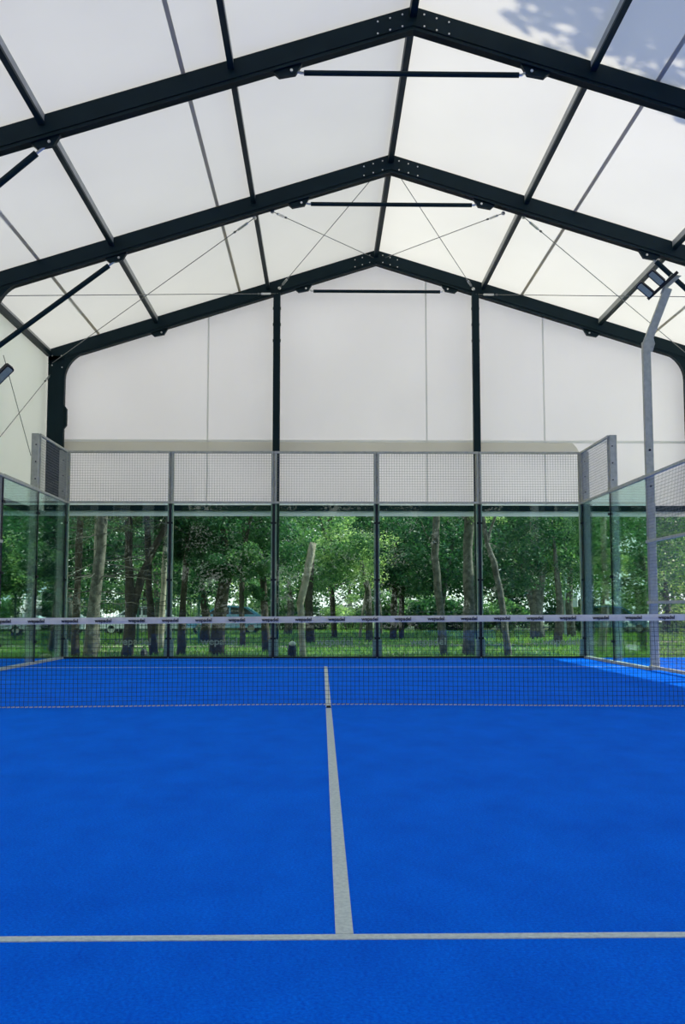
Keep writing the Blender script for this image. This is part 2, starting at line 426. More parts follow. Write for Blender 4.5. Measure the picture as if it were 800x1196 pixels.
LB = ['dark tent frame behind the camera at the near gable', 'dark tent frame just behind the camera', 'dark tent frame over the near service line',
      'dark tent frame over the net, above the picture', 'nearest dark rafter frame, crossing the top of the photo',
      'middle dark rafter frame with a tie bar under the ridge', 'farthest dark rafter frame against the white gable cloth']
frames = {}
for k in range(3, 7): frames[k] = frame(k, LB[k])
for k in range(0, 3): frames[k] = frame(k, LB[k])

# tie bars with brackets, knee braces
def bracket(p, s, yc, t):
    """dark lug under the rafter"""
    b = MB(); h = .13
    z0 = zu(p.x)+.02; z1 = zu(p.x+s*.34)+.02
    b.prism([Vector((p.x-s*.05, yc-.04, zu(p.x-s*.05)+.02)), Vector((p.x+s*.40, yc-.04, zu(p.x+s*.40)+.02)), Vector((p.x+s*.30, yc-.04, zu(p.x+s*.30)-h+.03)), Vector((p.x+s*.06, yc-.04, zu(p.x+s*.06)-h))], (0, .08, 0))
    o = b.build('bracket', MT['dark'], t)
    x = p.x+s*.12
    MB().tube([(x, yc-.06, zu(x)-.06), (x, yc+.06, zu(x)-.06)], .022, 8).build('pin', MT['zinc'], o)
def tie(k, xl, xr, y):
    t = frames[k]; yc = FY[k]-RWY/2
    a, b_ = at(xl, y, yc), at(xr, y, yc); z = (a.z+b_.z)/2
    a = Vector((a.x, yc, z)); b_ = Vector((b_.x, yc, z))
    MB().tube([a, b_], .040, 12).build('tie_bar', MT['dark'], t)
    for p, s in ((a, -1), (b_, 1)):
        q = Vector((p.x+s*.04, yc, z)); r = Vector((p.x+s*.14, yc, zu(p.x+s*.14)-.05))
        MB().tube([p, q, r], [.02, .02, .02], 8).build('tie_end', MT['zinc'], t)
        bracket(Vector((p.x+s*.06, yc, z)), s, yc, t)
tie(4, 355, 606, 86.5); tie(5, 363, 551, 239); tie(6, 366, 514, 340.5)
def brace(k, bx, by, ex, ey, s):
    t = frames[k]; yc = FY[k]-RWY/2
    a, e_ = at(bx, by, yc), at(ex, ey, yc)
    d = (e_-a).normalized(); xo = XR+s*(EX-CW); T = (xo-a.x)/d.x
    MB().tube([a+d*.12, a+d*(T)], .05, 12).build('knee_brace', MT['dark'], t)
    MB().tube([a-d*.05, a+d*.14], .022, 8).build('brace_end', MT['zinc'], t)
    bracket(a+Vector((-s*.22, 0, 0)), s, yc, t) if s < 0 else bracket(a+Vector((-.22, 0, 0)), s, yc, t)
brace(5, 133, 306, 0, 403, -1); brace(4, 50, 173, 0, 214, -1)
for k in (4, 5):          # mirrored on the right
    yc = FY[k]-RWY/2; xb = XR+5.05; a = Vector((xb, yc, zu(xb)-.06)); e_ = Vector((XRr-CW, yc, 5.35))
    d = (e_-a).normalized()
    MB().tube([a+d*.12, e_], .05, 12).build('knee_brace', MT['dark'], frames[k])
    MB().tube([a-d*.05, a+d*.14], .022, 8).build('brace_end', MT['zinc'], frames[k])
    bracket(a+Vector((-.22, 0, 0)), 1, yc, frames[k])
for s in (-1, 1):
    yc = FY[6]-RWY/2; bracket(Vector((XR+s*5.1, yc, 0)), s, yc, frames[6])

# purlins
PX = [-5.2193, -2.6092, 2.5097, 5.2574]
PX = [CX+(XR+p-CX)*(1+.22/(zu(XR+p)-CH)) for p in PX]
plabels = ['outer left roof purlin', 'inner left roof purlin, above the left gable column', 'inner right roof purlin, above the right gable column', 'outer right roof purlin']
def purlin(x, label, w=.085):
    t = thing('roof_purlin', (x, 0, zm(x)), label, 'purlin', 'roof purlins')
    for (nm, mt, z0, z1, ww) in (('beam', 'dark', -.185, -.14, w), ('keder_rail', 'alu', -.14, -.012, w*.8)):
        MB().box(x-ww/2, x+ww/2, -16.1, FY[6]-RWY+.01, zm(x)+z0, zm(x)+z1).build(nm, MT[mt], t)
for x, lb in zip(PX, plabels): purlin(x, lb+', dark with a grey side')
t = thing('ridge_purlin', (XR, 0, zm(XR)), 'dark purlin running along the ridge of the roof', 'purlin')
MB().box(XR-.05, XR+.05, -16.1, FY[6]-RWY+.01, zm(XR)-.20, zm(XR)-.03).build('beam', MT['dark'], t)
for s, nm in ((-1, 'left'), (1, 'right')):
    x = XR+s*EX-s*.02; z = zm(x)
    t = thing('eave_purlin', (x, 0, z), 'eave purlin where the roof meets the %s side cloth' % nm, 'purlin')
    MB().box(x-.05, x+.05, -16.1, FY[6]-RWY+.01, z-.20, z-.09).build('beam', MT['dark'], t)
    MB().box(x-.035, x+.035, -16.1, FY[6]-RWY+.01, z-.09, z-.02).build('keder_rail', MT['alu'], t)

# gable columns
for px, nm in ((323, 'left'), (556, 'right')):
    yc = 14.70-.02; p = at(px, 440, yc); x = p.x
    t = thing('gable_column', (x, yc, gz(x, yc)), 'slim dark gable column rising to the %s slope of the far rafter' % nm, 'column', 'gable columns')
    MB().cbox(x-.085, x+.085, yc-.09, yc+.07, gz(x, yc)-.02, zu(x)+.04, .015).build('shaft', MT['dark'], t)
    MB().box(x-.17, x+.17, yc-.14, yc+.12, gz(x, yc)-.02, gz(x, yc)+.02).build('base_plate', MT['dark'], t)
    for s in (-1, 1):
        for z in (zu(x)-.35, zu(x)-.75, zu(x)-1.15):
            MB().box(x+s*.085-.012, x+s*.085+.012, yc-.03, yc+.02, z-.03, z+.03).build('cleat', MT['dark'], t)
xo = XL_+CW
b = MB(); z0, z1 = at(70, 497, 14.75).z, at(70, 478, 14.75).z
b.prism([Vector((xo-.02, 14.70, z0-.12)), Vector((xo+.07, 14.70, z0)), Vector((xo+.07, 14.70, z1)), Vector((xo-.02, 14.70, z1+.12))], (0, .08, 0))
b.build('bracket', MT['dark'], frames[6])

# bracing cables
def cable(a, b_, label, tb=0, group='steel bracing cables'):
    a, b_ = Vector(a), Vector(b_)
    t = thing('bracing_cable', a, label, 'cable', group)
    d = (b_-a); ln = d.length; d.normalize()
    MB().tube([a, b_], .0085, 6).build('cable', MT['cable'], t)
    if tb:
        o = a if tb > 0 else b_; dd = d if tb > 0 else -d
        MB().tube([o+dd*.22, o+dd*.24, o+dd*.52, o+dd*.54], [.010, .026, .026, .010], 8).build('turnbuckle', MT['zinc'], t)
        MB().tube([o, o+dd*.03], .04, 8).build('anchor', MT['zinc'], t)
        MB().tube([o+dd*.60, o+dd*.64], .022, 8).build('clamp', MT['cable'], t)
ya, yb = FY[5]+.0, FY[6]-RWY-.03
def P(px, py, y): return at(px, py, y)
cable(P(298, 254, ya), P(61, 424, yb), 'thin cable from the middle frame down to the top left gable corner', 1)
cable(P(318, 247, ya), P(436, 301, yb), 'thin cable from the left purlin of the middle frame to the far ridge', 1)
cable(P(326, 337, yb), P(446, 195, ya), 'thin cable from the left gable column head up to the middle ridge', 1)
cable(P(324, 343, yb), (XL_+.2, ya, P(-30, 345.5, ya).z), 'level cable running left from the left gable column head', 1)
cable(P(588, 249, ya), P(450, 301, yb), 'thin cable from the right purlin of the middle frame to the far ridge', 1)
cable(P(553, 338, yb), P(468, 208, ya), 'thin cable from the right gable column head up to the middle ridge', 1)
cable(P(611, 253, ya), P(815, 424, yb), 'thin cable from the middle frame down to the top right gable corner', 1)
cable(P(556, 344, yb), (XRr-.2, ya, P(860, 347.5, ya).z), 'level cable running right from the right gable column head', 1)
xw = XL_+.06
def PW(px, py):        # point on the plane of the left wall
    o = Vector((CX, -CD, CH)); d = at(px, py, 0)-o; return o+d*((xw-o.x)/d.x)
cable(PW(60, 436), PW(-20, 535), 'cable crossing the left side cloth down from the corner column', 1)
cable(PW(4, 415), PW(36, 532), 'cable crossing the left side cloth down towards the mesh post', 0)

# ------------------------------------------------------------------ court enclosure
PG = 'steel posts of the court enclosure'
def bolt(x, y, z, t, d=(0, -1, 0)):
    d = Vector(d); MB().tube([(x, y, z), tuple(Vector((x, y, z))+d*.012)], .013, 6).build('bolt', MT['black'], t)
# back wall posts
bn = ['left back corner', 'second from the left', 'in line with the left gable column', 'near the middle of the back wall', 'in line with the right gable column', 'right back corner']
for i, x in enumerate((-5, -3, -1, 1, 3, 5)):
    w = .054
    t = thing('court_post', (x, 10.05, 0), 'grey steel post of the back wall, '+bn[i], 'post', PG)
    xx = x+(-.0 if i not in (0, 5) else (-.02 if i == 0 else .02))
    MB().cbox(xx-w, xx+w, 10.025, 10.12, 0, 4.0, .006).build('shaft', MT['galv'], t)
    MB().box(xx-.024, xx+.024, 9.985, 10.0245, .03, 2.97).build('joint_strip', MT['black'], t)
    for s in (-1, 1):
        MB().box(xx+s*.065-.022, xx+s*.065+.022, 10.03, 10.14, 0, .36).build('base_bracket', MT['galv'], t)
    for z in (.38, 1.5, 2.6):
        MB().box(xx-.055, xx+.055, 9.975, 9.99, z-.018, z+.018).build('clamp', MT['black'], t)
    for z in (3.2, 3.5, 3.8): bolt(xx+.02, 10.025, z, t)

def text_mesh(s, size, mat, ext=.001, sx=1.0, bold=.0):
    c = bpy.data.curves.new('lettering', 'FONT'); c.body = s; c.size = size; c.extrude = ext; c.align_x = 'CENTER'; c.align_y = 'CENTER'; c.offset = bold; c.resolution_u = 3
    o = bpy.data.objects.new('tmp', c); COL.objects.link(o)
    dg = bpy.context.evaluated_depsgraph_get(); dg.update()
    me = bpy.data.meshes.new_from_object(o.evaluated_get(dg)); bpy.data.objects.remove(o)
    me.transform(Matrix.Scale(sx, 4, (1, 0, 0))); me.transform(Matrix.Rotation(math.pi/2, 4, 'X'))
    me.materials.clear(); me.materials.append(mat); me.name = 'lettering'
    return me
word = text_mesh('wepadel', .185, MT['print'], .0006, 1.15, .004)

# back glass
gn = ['far left', 'left of the left gable column', 'left of centre', 'right of centre', 'far right']
tx = [155, 256, 391, 500, 655]
for i in range(5):
    x0, x1 = -5+2*i+.012, -3+2*i-.012
    t = thing('glass_panel', ((x0+x1)/2, 10.005, 0), 'back wall glass panel with pale lettering near its foot, '+gn[i], 'glass panel', 'back wall glass panels')
    MB().box(x0, x1, 9.999, 10.011, .03, 2.975).build('pane', MT['glass'], t)
    MB().box(x0, x1, 9.985, 10.025, 0, .035).build('base_channel', MT['black'], t)
    p = at(tx[i], 749.5, 10.0)
    o = bpy.data.objects.new('lettering', word); COL.objects.link(o); o.parent = t
    o.location = Vector((p.x, 10.0138, p.z))-t.location

# wire mesh panels
def wires(horiz0, horiz1, z0, z1, plane, axis, c=.05, r=.0018):
    b = MB(); n = int(round((horiz1-horiz0)/c)); m_ = int(round((z1-z0)/c))
    for i in range(n+1):
        h = horiz0+(horiz1-horiz0)*i/n
        if axis == 'x': b.box(h-r, h+r, plane-r, plane+r, z0, z1)
        else: b.box(plane-r, plane+r, h-r, h+r, z0, z1)
    for j in range(m_+1):
        z = z0+(z1-z0)*j/m_
        if axis == 'x': b.box(horiz0, horiz1, plane-r-.003, plane+r-.003, z-r, z+r)
        else: b.box(plane-r-.003, plane+r-.003, horiz0, horiz1, z-r, z+r)
    return b
mn = ['above the far left glass', 'above the second glass from the left', 'left of centre above the glass', 'right of centre above the glass', 'above the far right glass']
for i in range(5):
    x0, x1 = -5+2*i+.03, -3+2*i-.03
    t = thing('mesh_panel', ((x0+x1)/2, 10.0, 3), 'low grey wire mesh panel on the back wall, '+mn[i], 'mesh panel', 'back wall mesh panels')
    for nm, z in (('rail', 3.0), ('rail', 3.985)):
        MB().box(x0-.025, x1+.025, 9.985, 10.02, z-.02, z+.02).build(nm, MT['galv'], t)
    for xs_ in (x0+.0, x1-.0):
        MB().box(xs_-.014, xs_+.014, 9.985, 10.02, 3.02, 3.965).build('stile', MT['galv'], t)
    wires(x0+.015, x1-.015, 3.02, 3.96, 10.0, 'x').build('wire_mesh', MT['wire'], t)

# side walls
for s, side in ((1, 'right'), (-1, 'left')):
    X = 5*s
    for y, h in ((9.97, 4.0), (8, 4.0), (6, 3.02), (4, 3.02), (2, 3.02), (0, 3.02)):
        if y == 6 and s == 1: continue
        t = thing('court_post', (X+s*.06, y, 0), 'grey steel post of the %s court side %s' % (side, {9.97: 'at the back corner', 8: 'with a tall mesh panel beside it', 6: 'between the side glass and the mesh', 4: 'first along the tall side mesh', 2: 'second along the tall side mesh', 0: 'at the net'}[y]), 'post', PG)
        yy = y-.04 if y > 9 else y
        xa, xb = sorted((X+s*.012, X+s*.135))
        MB().cbox(xa, xb, yy-.04, yy+.04, 0, h, .006).build('shaft', MT['galv'], t)
        if y >= 6:
            xa, xb = sorted((X-s*.008, X+s*.02)); MB().box(xa, xb, y-.02-(.04 if y > 9 else 0), y+.02, .03, 2.97).build('joint_strip', MT['black'], t)
            for z in (.38, 1.5, 2.6):
                xa, xb = sorted((X-s*.03, X-s*.006)); MB().box(xa, xb, yy-.05, yy+.05, z-.02, z+.02).build('clamp', MT['black'], t)
        if h > 3.5:
            for z in (3.2, 3.5, 3.8): bolt(X+s*.05, yy-.04, z, t)
    # glass
    for (y0, y1, nm) in ((8, 9.99, 'nearest the back corner'), (6, 8, 'second from the back corner')):
        t = thing('glass_panel', (X, (y0+y1)/2, 0), 'side glass panel of the %s court wall, %s' % (side, nm), 'glass panel', 'side wall glass panels')
        MB().box(X-.006, X+.006, y0+.012, y1-.012, .03, 2.975).build('pane', MT['glass'], t)
        xa, xb = sorted((X-s*.02, X+s*.03))
        MB().box(xa, xb, y0, y1, 0, .045).build('base_channel', MT['galv'], t)
        if y0 == 6: MB().box(X-.02, X+.02, y0, y1, 2.975, 3.03).build('top_rail', MT['galv'], t)
        if y0 == 6 and s == 1:
            o = bpy.data.objects.new('lettering', word); COL.objects.link(o); o.parent = t; o.rotation_euler = (0, 0, -math.pi/2); o.location = (.0095, 0, .33)
    t = thing('mesh_panel', (X, 9, 3), 'raised wire mesh panel above the %s side glass by the back corner' % side, 'mesh panel', 'raised side mesh panels')
    for z in (3.0, 3.98): MB().box(X-.02, X+.02, 8, 9.985, z-.02, z+.02).build('rail', MT['galv'], t)
    for y in (8.045, 9.94): MB().box(X-.018, X+.018, y-.015, y+.015, 3.02, 3.96).build('stile', MT['galv'], t)
    wires(8.06, 9.93, 3.02, 3.96, X, 'y').build('wire_mesh', MT['wire'], t)
    for y0, nm in ((4, 'next to the side glass'), (2, 'second from the side glass'), (0, 'beside the net')):
        t = thing('mesh_panel', (X, y0+1, 0), 'tall wire mesh panel of the %s court side, %s' % (side, nm), 'mesh panel', 'tall side mesh panels')
        for z in (.05, 1.04, 1.98, 3.0): MB().box(X-.022, X+.022, y0+.0, y0+2, z-.022, z+.022).build('rail', MT['galv'], t)
        wires(y0+.02, y0+1.98, .07, 2.98, X, 'y').build('wire_mesh', MT['wire'], t)

# light poles
def flood(t, c, d, upv, w=.20, h=.36):
    """floodlight head: body, lens, fins; c centre, d facing"""
    d = Vector(d).normalized(); r = d.cross(Vector(upv)).normalized(); u = r.cross(d); c = Vector(c)
    def pr(w_, h_, d0, d1, ch):
        p = [(-w_+ch, -h_), (w_-ch, -h_), (w_, -h_+ch), (w_, h_-ch), (w_-ch, h_), (-w_+ch, h_), (-w_, h_-ch), (-w_, -h_+ch)]
        return MB().prism([c+r*a+u*b+d*d0 for a, b in p], d*(d1-d0))
    b = pr(w/2, h/2, -.05, .02, .02)
    for i in range(5):
        q = -h/2+h*(i+.5)/5
        p0 = c-r*w*.42+u*q-d*.05; b.bar(p0, p0+r*w*.84, .012, .05, up=tuple(d))
    o = b.build('floodlight', MT['black'], t)
    pr(w/2-.018, h/2-.022, .021, .027, .012).build('lens', MT['lens'], o)
t = thing('light_pole', (5.07, 6, 0), 'tall grey light pole with two floodlights at the right side of the court', 'light pole')
zt = at(757, 400, 6).z
MB().cbox(5.012, 5.135, 5.95, 6.05, 0, zt, .008).build('pole', MT['galv'], t)
tp = at(780, 337, 5.9); a0 = Vector((5.07, 6, zt-.06))
MB().bar(a0, tp, .12, .09, up=(0, 1, 0)).build('arm', MT['galv'], t)
MB().prism([Vector((5.02, 5.94, zt-.18)), Vector((5.16, 5.94, zt-.16)), Vector((5.20, 5.94, zt-.03)), Vector((5.17, 5.94, zt+.10)), Vector((5.03, 5.94, zt+.06))], (0, .012, 0)).build('gusset', MT['galv'], t)
ca, cb = at(757, 349, 5.85), at(791, 318, 5.85)
MB().bar(ca, cb, .05, .05, up=(0, 1, 0)).build('crossbar', MT['black'], t)
MB().prism([at(771, 344, 5.88), at(796, 322, 5.88), at(784, 320, 5.88), at(776, 330, 5.88)], (0, .02, 0)).build('gusset', MT['galv'], t)
fd = Vector((-.35, -.72, -.60))
flood(t, at(753.5, 338.5, 5.8), fd, at(744, 331, 5.8)-at(760, 346, 5.8), .125, .29)
flood(t, at(766.5, 324.5, 5.8), fd, at(757, 317, 5.8)-at(773, 333, 5.8), .125, .29)
for z in (2.85, 3.42): 
    MB().tube([(5.07, 5.95, z), (5.07, 5.93, z)], .018, 6).build('bolt', MT['black'], t)
t = thing('light_pole', (-5.07, 4, 0), 'grey light pole left of the court, its floodlight just inside the frame edge', 'light pole')
MB().cbox(-5.26, -5.14, 3.95, 4.05, 0, 4.3, .008).build('pole', MT['galv'], t)
c = at(3, 438, 4)
MB().bar((-5.2, 4, 4.2), (c.x-.05, 4.05, c.z-.02), .05, .05).build('arm', MT['galv'], t)
flood(t, c, (.45, -.65, -.60), at(13, 425, 4)-at(-8, 450, 4), .13, .33)

# ------------------------------------------------------------------ net
t = thing('padel_net', (0, 0, 0), 'black net with a pale printed top tape stretched across the blue court', 'net')
def ztop(x): return .872+.0055*x
def zbot(x): return .022+.012*math.cos(x*.9)-.006
nx = 232; b = MB(); rr = .0019
xsn = [-4.95+9.9*i/nx for i in range(nx+1)]
rows = 19
rng = random.Random(4)
for i, x in enumerate(xsn):
    dx = .006*math.sin(i*.7)+rng.uniform(-.003, .003)
    pts = []
    for j in range(4):
        z = zbot(x)+(ztop(x)-.05-zbot(x))*j/3
        pts.append((x+dx*math.sin(j*1.4), .004*math.sin(i*.3+j), z))
    b.tube(pts, rr, 3, False)
for j in range(rows):
    pts = []
    for i in range(0, nx+1, 8):
        x = xsn[i]; z = zbot(x)+(ztop(x)-.05-zbot(x))*(j+.3)/rows
        pts.append((x, .003*math.sin(i*.2+j), z+.002*math.sin(i*.5+j*2)))
    b.tube(pts, rr, 3, False)
b.build('net_mesh', MT['net'], t)
b = MB(); vs = []; fs = []; n = 120
for i in range(n+1):
    x = -4.98+9.96*i/n; z = ztop(x); w = .0025*math.sin(i*1.3)
    for (yy, zz) in ((-.008+w, z), (-.010+w, z-.03), (-.008+w, z-.062), (.008+w, z-.062), (.010+w, z-.03), (.008+w, z)): vs.append((x, yy, zz))
for i in range(n):
    for j in range(6): fs.append((i*6+j, i*6+(j+1) % 6, (i+1)*6+(j+1) % 6, (i+1)*6+j))
fs += [tuple(range(6)), tuple(range(n*6, n*6+6))[::-1]]
b.add(vs, fs); b.build('top_tape', MT['tape'], t)
b = MB()
for i in range(230):
    x = -4.95+i*.043; b.tube([(x, -.004, zbot(x)+.004), (x+.03, -.006, zbot(x+.03)+.007)], .0055, 5)
b.build('bottom_cord', MT['cord'], t)
wm = text_mesh('wepadel', .046, MT['ink'], .0006, 1.05, .0012)
for i in range(31):
    x = at(199, 723, 0).x+.3197*(i-11)
    if abs(x) > 4.85: continue
    o = bpy.data.objects.new('lettering', wm); COL.objects.link(o); o.parent = t; o.location = (x, -.0155, ztop(x)-.031)
for s in (-1, 1):
    MB().cbox(s*5-.04, s*5+.04, -.04, .04, 0, 1.05, .01).build('net_post', MT['galv'], t)
MB().box(-.02, .02, -.005, .012, .0, .02).build('anchor', MT['black'], t)

# ------------------------------------------------------------------ trees
def leaf_cloud(seed, n, clusters, R, leaf, flat=.75, drop=0.0):
    rg = np.random.default_rng(seed)
    # cluster centres inside an ellipsoid
    cc = rg.normal(size=(clusters, 3)); cc /= np.linalg.norm(cc, axis=1)[:, None]
    cc *= (rg.random((clusters, 1))**.45); cc *= np.array(R)*.86
    cr = rg.uniform(.16, .34, clusters)*max(R)
    idx = rg.integers(0, clusters, n)
    d = rg.normal(size=(n, 3)); d /= np.linalg.norm(d, axis=1)[:, None]
    p = cc[idx]+d*cr[idx][:, None]*(rg.random((n, 1))**.4)*np.array([1, 1, flat])
    # each leaf is a bent rhomb
    a = rg.normal(size=(n, 3)); a[:, 2] = a[:, 2]*.6-.3; a /= np.linalg.norm(a, axis=1)[:, None]
    q = rg.normal(size=(n, 3)); w = np.cross(a, q); w /= np.linalg.norm(w, axis=1)[:, None]
    nn = np.cross(a, w); s = leaf*rg.uniform(.6, 1.3, (n, 1))
    v = np.stack([p-a*s*.5, p+w*s*.28+nn*s*.05, p+a*s*.5, p-w*s*.28+nn*s*.05], 1).reshape(-1, 3)
    me = bpy.data.meshes.new('foliage')
    me.vertices.add(4*n); me.vertices.foreach_set('co', v.ravel().astype(np.float32))
    me.loops.add(4*n); me.loops.foreach_set('vertex_index', np.arange(4*n, dtype=np.int32))
    me.polygons.add(n); me.polygons.foreach_set('loop_start', (np.arange(n)*4).astype(np.int32))
    me.polygons.foreach_set('loop_total', np.full(n, 4, dtype=np.int32))
    me.update(calc_edges=True); me.validate()
    return me
FOL = {}
for nm, mt, seed, n, cl, R, lf, fl_ in (('A', 'leafA', 1, 10500, 52, (3.4, 3.0, 3.0), .17, .7), ('A2', 'leafA', 2, 9000, 40, (2.8, 2.8, 3.2), .16, .7),
        ('B', 'leafB', 3, 9000, 48, (3.2, 3.0, 2.8), .16, .7), ('B2', 'leafB', 4, 6500, 32, (2.6, 2.6, 2.4), .15, .7),
        ('C', 'leafC', 5, 6000, 36, (3.0, 2.8, 2.6), .15, .7), ('D', 'leafD', 6, 7000, 60, (2.8, 2.6, 3.4), .14, .35),
        ('S', 'leafA', 7, 5000, 16, (1.3, 1.1, .75), .12, .8), ('SB', 'leafB', 8, 5000, 16, (1.3, 1.1, .8), .12, .8),
        ('BIG', 'leafA', 9, 17000, 95, (3.6, 5.0, 4.6), .34, .9), ('SC', 'leafC', 10, 3500, 16, (1.3, 1.2, 1.0), .12, .8)):
    me = leaf_cloud(seed, n, cl, R, lf, fl_); me.materials.append(MT[mt]); FOL[nm] = me

def trunk_pts(pix, Y, rough=.02, rg=None, up=None):
    """pix: list of (px, py, width px); returns points at depth Y and radii"""
    out_ = []; rad = []
    for px, py, w in pix:
        p = at(px, py, Y); out_.append(p); rad.append(w/2*(Y+CD)/FP)
    return out_, rad
def subdiv(pts, rad, rg, wob):
    P_, R_ = [], []
    for i in range(len(pts)-1):
        n = max(2, int((pts[i+1]-pts[i]).length/.35))
        for k in range(n):
            t = k/n
            P_.append(pts[i].lerp(pts[i+1], t)+Vector((rg.uniform(-wob, wob), rg.uniform(-wob, wob), 0)))
            R_.append((rad[i]*(1-t)+rad[i+1]*t)*rg.uniform(.9, 1.1))
    P_.append(pts[-1]); R_.append(rad[-1]); return P_, R_
def tree(Y, stems, bark, fol, label, name='tree', crown=None, branches=0, twigs=0, seed=0, top=5.5, group=None, leanout=True):
    """stems: list of pixel polylines at depth Y (first one is the trunk, base first)"""
    rg = random.Random(seed*7+3)
    base = at(stems[0][0][0], 760, Y); x0 = base.x; z0 = gz(x0, Y)
    t = thing(name, (x0, Y, z0), label, 'tree', group)
    tips = []
    for i, st in enumerate(stems):
        pts, rad = trunk_pts(st, Y)
        if i == 0:
            pts[0] = Vector((pts[0].x, Y, z0-.1)); rad[0] *= 1.15
        d = (pts[-1]-pts[-2]).normalized()
        if top and leanout:
            h = max(0, top-pts[-1].z)
            if h > 0: pts.append(pts[-1]+Vector((d.x/max(.3, d.z)*h*.5, rg.uniform(-.2, .2), h))); rad.append(rad[-1]*.6)
        P_, R_ = subdiv(pts, rad, rg, .012)
        MB().tube(P_, R_, 9).build('trunk' if i == 0 else 'limb', MT[bark], t, smooth=True)
        tips.append((P_, R_))
    for k in range(branches):
        P_, R_ = tips[rg.randrange(len(tips))]; i = rg.randrange(len(P_)//3, len(P_)); a = rg.uniform(0, 6.28); ln = rg.uniform(.7, 1.8)
        q = P_[i]; d = Vector((math.cos(a), math.sin(a), rg.uniform(.1, .9)))
        pts = [q]; 
        for j in range(1, 5): pts.append(q+d*ln*j/4+Vector((rg.uniform(-.08, .08), 0, rg.uniform(-.08, .12)*j)))
        MB().tube(pts, [R_[i]*.35*(1-.2*j) for j in range(5)], 5).build('branch', MT[bark], t, smooth=True)
    if twigs:                                         # bare dead twigs, one mesh
        b = MB(); P_, R_ = tips[0]
        for st in range(len(tips)):
            P_, R_ = tips[st]
            for k in range(twigs):
                q = P_[rg.randrange(len(P_)//4, len(P_))]; a = rg.uniform(0, 6.28); ln = rg.uniform(.5, 1.7)
                d = Vector((math.cos(a), math.sin(a), rg.uniform(-.25, .35))); pts = [q]
                for j in range(1, 5): pts.append(q+d*ln*j/4+Vector((0, 0, -.05*j*j*.25+rg.uniform(-.05, .05))))
                b.tube(pts, [.014, .011, .009, .006, .003], 4)
        b.build('twigs', MT['bark_grey'], t)
    for (fx, fy, fdY, sc, nm) in (fol or []):
        p = at(fx, fy, Y+fdY)
        o = bpy.data.objects.new('foliage', FOL[nm]); COL.objects.link(o); o.parent = t
        o.location = p-t.location; o.scale = (sc, sc, sc); o.rotation_euler = (0, 0, rg.uniform(0, 6.28))
    return t
# trees just behind the tent, from left to right as the photo shows them
tree(17, [[(104, 768, 15), (112, 690, 13), (118, 640, 12), (121, 590, 11)]], 'bark_grey', [(125, 560, 1, .55, 'D')], 'grey conifer trunk with bare twigs leaning behind the far left glass', twigs=60, seed=1)
tree(18, [[(87, 768, 9), (90, 690, 8), (94, 600, 8)]], 'bark_dark', [(85, 540, 1, .6, 'D')], 'dark straight trunk at the left edge of the far left glass', twigs=40, seed=2)
tree(22, [[(115, 766, 5), (113, 700, 5), (112, 640, 4)]], 'bark_pale_lit', [(112, 590, 2, .5, 'D')], 'thin pale sunlit trunk beside the leaning grey conifer trunk', seed=3)
tree(19, [[(149, 768, 13), (153, 710, 12), (150, 650, 9), (151, 590, 8)], [(154, 716, 10), (166, 672, 9), (180, 640, 8), (195, 612, 7)]], 'bark_dark', [(160, 545, 1, .7, 'D')], 'dark trunk forking into a V behind the far left glass', twigs=50, seed=4)
tree(20, [[(180, 767, 10), (174, 690, 8), (172, 600, 7)]], 'bark_dark', [(185, 575, 1.5, .6, 'D')], 'dark upright trunk right of the V-shaped fork', twigs=30, seed=5)
tree(24, [[(188, 762, 7), (190, 700, 7), (193, 652, 7)]], 'bark_pale_lit', [(200, 600, 2, .7, 'A2')], 'pale sunlit trunk beside the second post of the back wall', seed=6)
tree(20, [[(211, 768, 9), (214, 710, 8), (217, 660, 7)]], 'bark_dark', [(222, 625, .5, .42, 'A2')], 'slim dark trunk at the left of the second glass panel', seed=7)
tree(20, [[(252, 768, 17), (257, 715, 15), (263, 670, 12), (262, 630, 9)], [(259, 700, 6), (272, 668, 5), (285, 640, 4)]], 'bark_dark', [(262, 595, .3, .72, 'A'), (240, 650, -.6, .62, 'S'), (285, 660, -.8, .75, 'SB'), (258, 660, -1, .7, 'S'), (225, 640, .5, .7, 'S')], 'thick dark trunk under a dense green crown behind the second glass panel', branches=5, seed=8)
tree(27, [[(284, 762, 6), (282, 700, 6), (284, 640, 5)]], 'bark_dark', [(290, 620, .5, .6, 'B2'), (300, 690, 0, .5, 'SB')], 'thin dark trunk right of the thick trunk with the dense crown', seed=9)
tree(22, [[(312, 768, 10), (309, 715, 9), (307, 660, 7)]], 'bark_dark', [(305, 625, 0, .55, 'A2'), (310, 690, 0, .5, 'S')], 'dark trunk half hidden by the post under the left gable column', seed=10)
tree(18, [[(354, 768, 7), (352, 735, 7), (351, 705, 8), (358, 672, 9), (363, 650, 10), (366, 634, 8)]], 'bark_pale_lit', None, 'pale leaning snag broken off at the top, behind the glass left of centre', top=None, branches=0, seed=11)
tree(36, [[(391, 746, 6), (388, 700, 6), (386, 650, 6), (385, 590, 5)], [(386, 645, 4), (378, 620, 4), (370, 596, 3)]], 'bark_dark', [(390, 560, 1, .9, 'C')], 'slender dark tree standing on the lawn behind the glass left of centre', branches=3, seed=12)
tree(36.5, [[(420, 745, 3), (425, 705, 3), (429, 680, 2)]], 'bark_pale_lit', [(428, 655, 1, .5, 'C')], 'thin white sapling leaning right, behind the glass left of centre', seed=13)
tree(35, [[(459, 747, 8), (461, 690, 7), (462, 620, 6)]], 'bark_dark', [(462, 610, 1, .9, 'A'), (450, 670, -.5, .9, 'S')], 'left of the two close dark trunks behind the glass right of centre', seed=14)
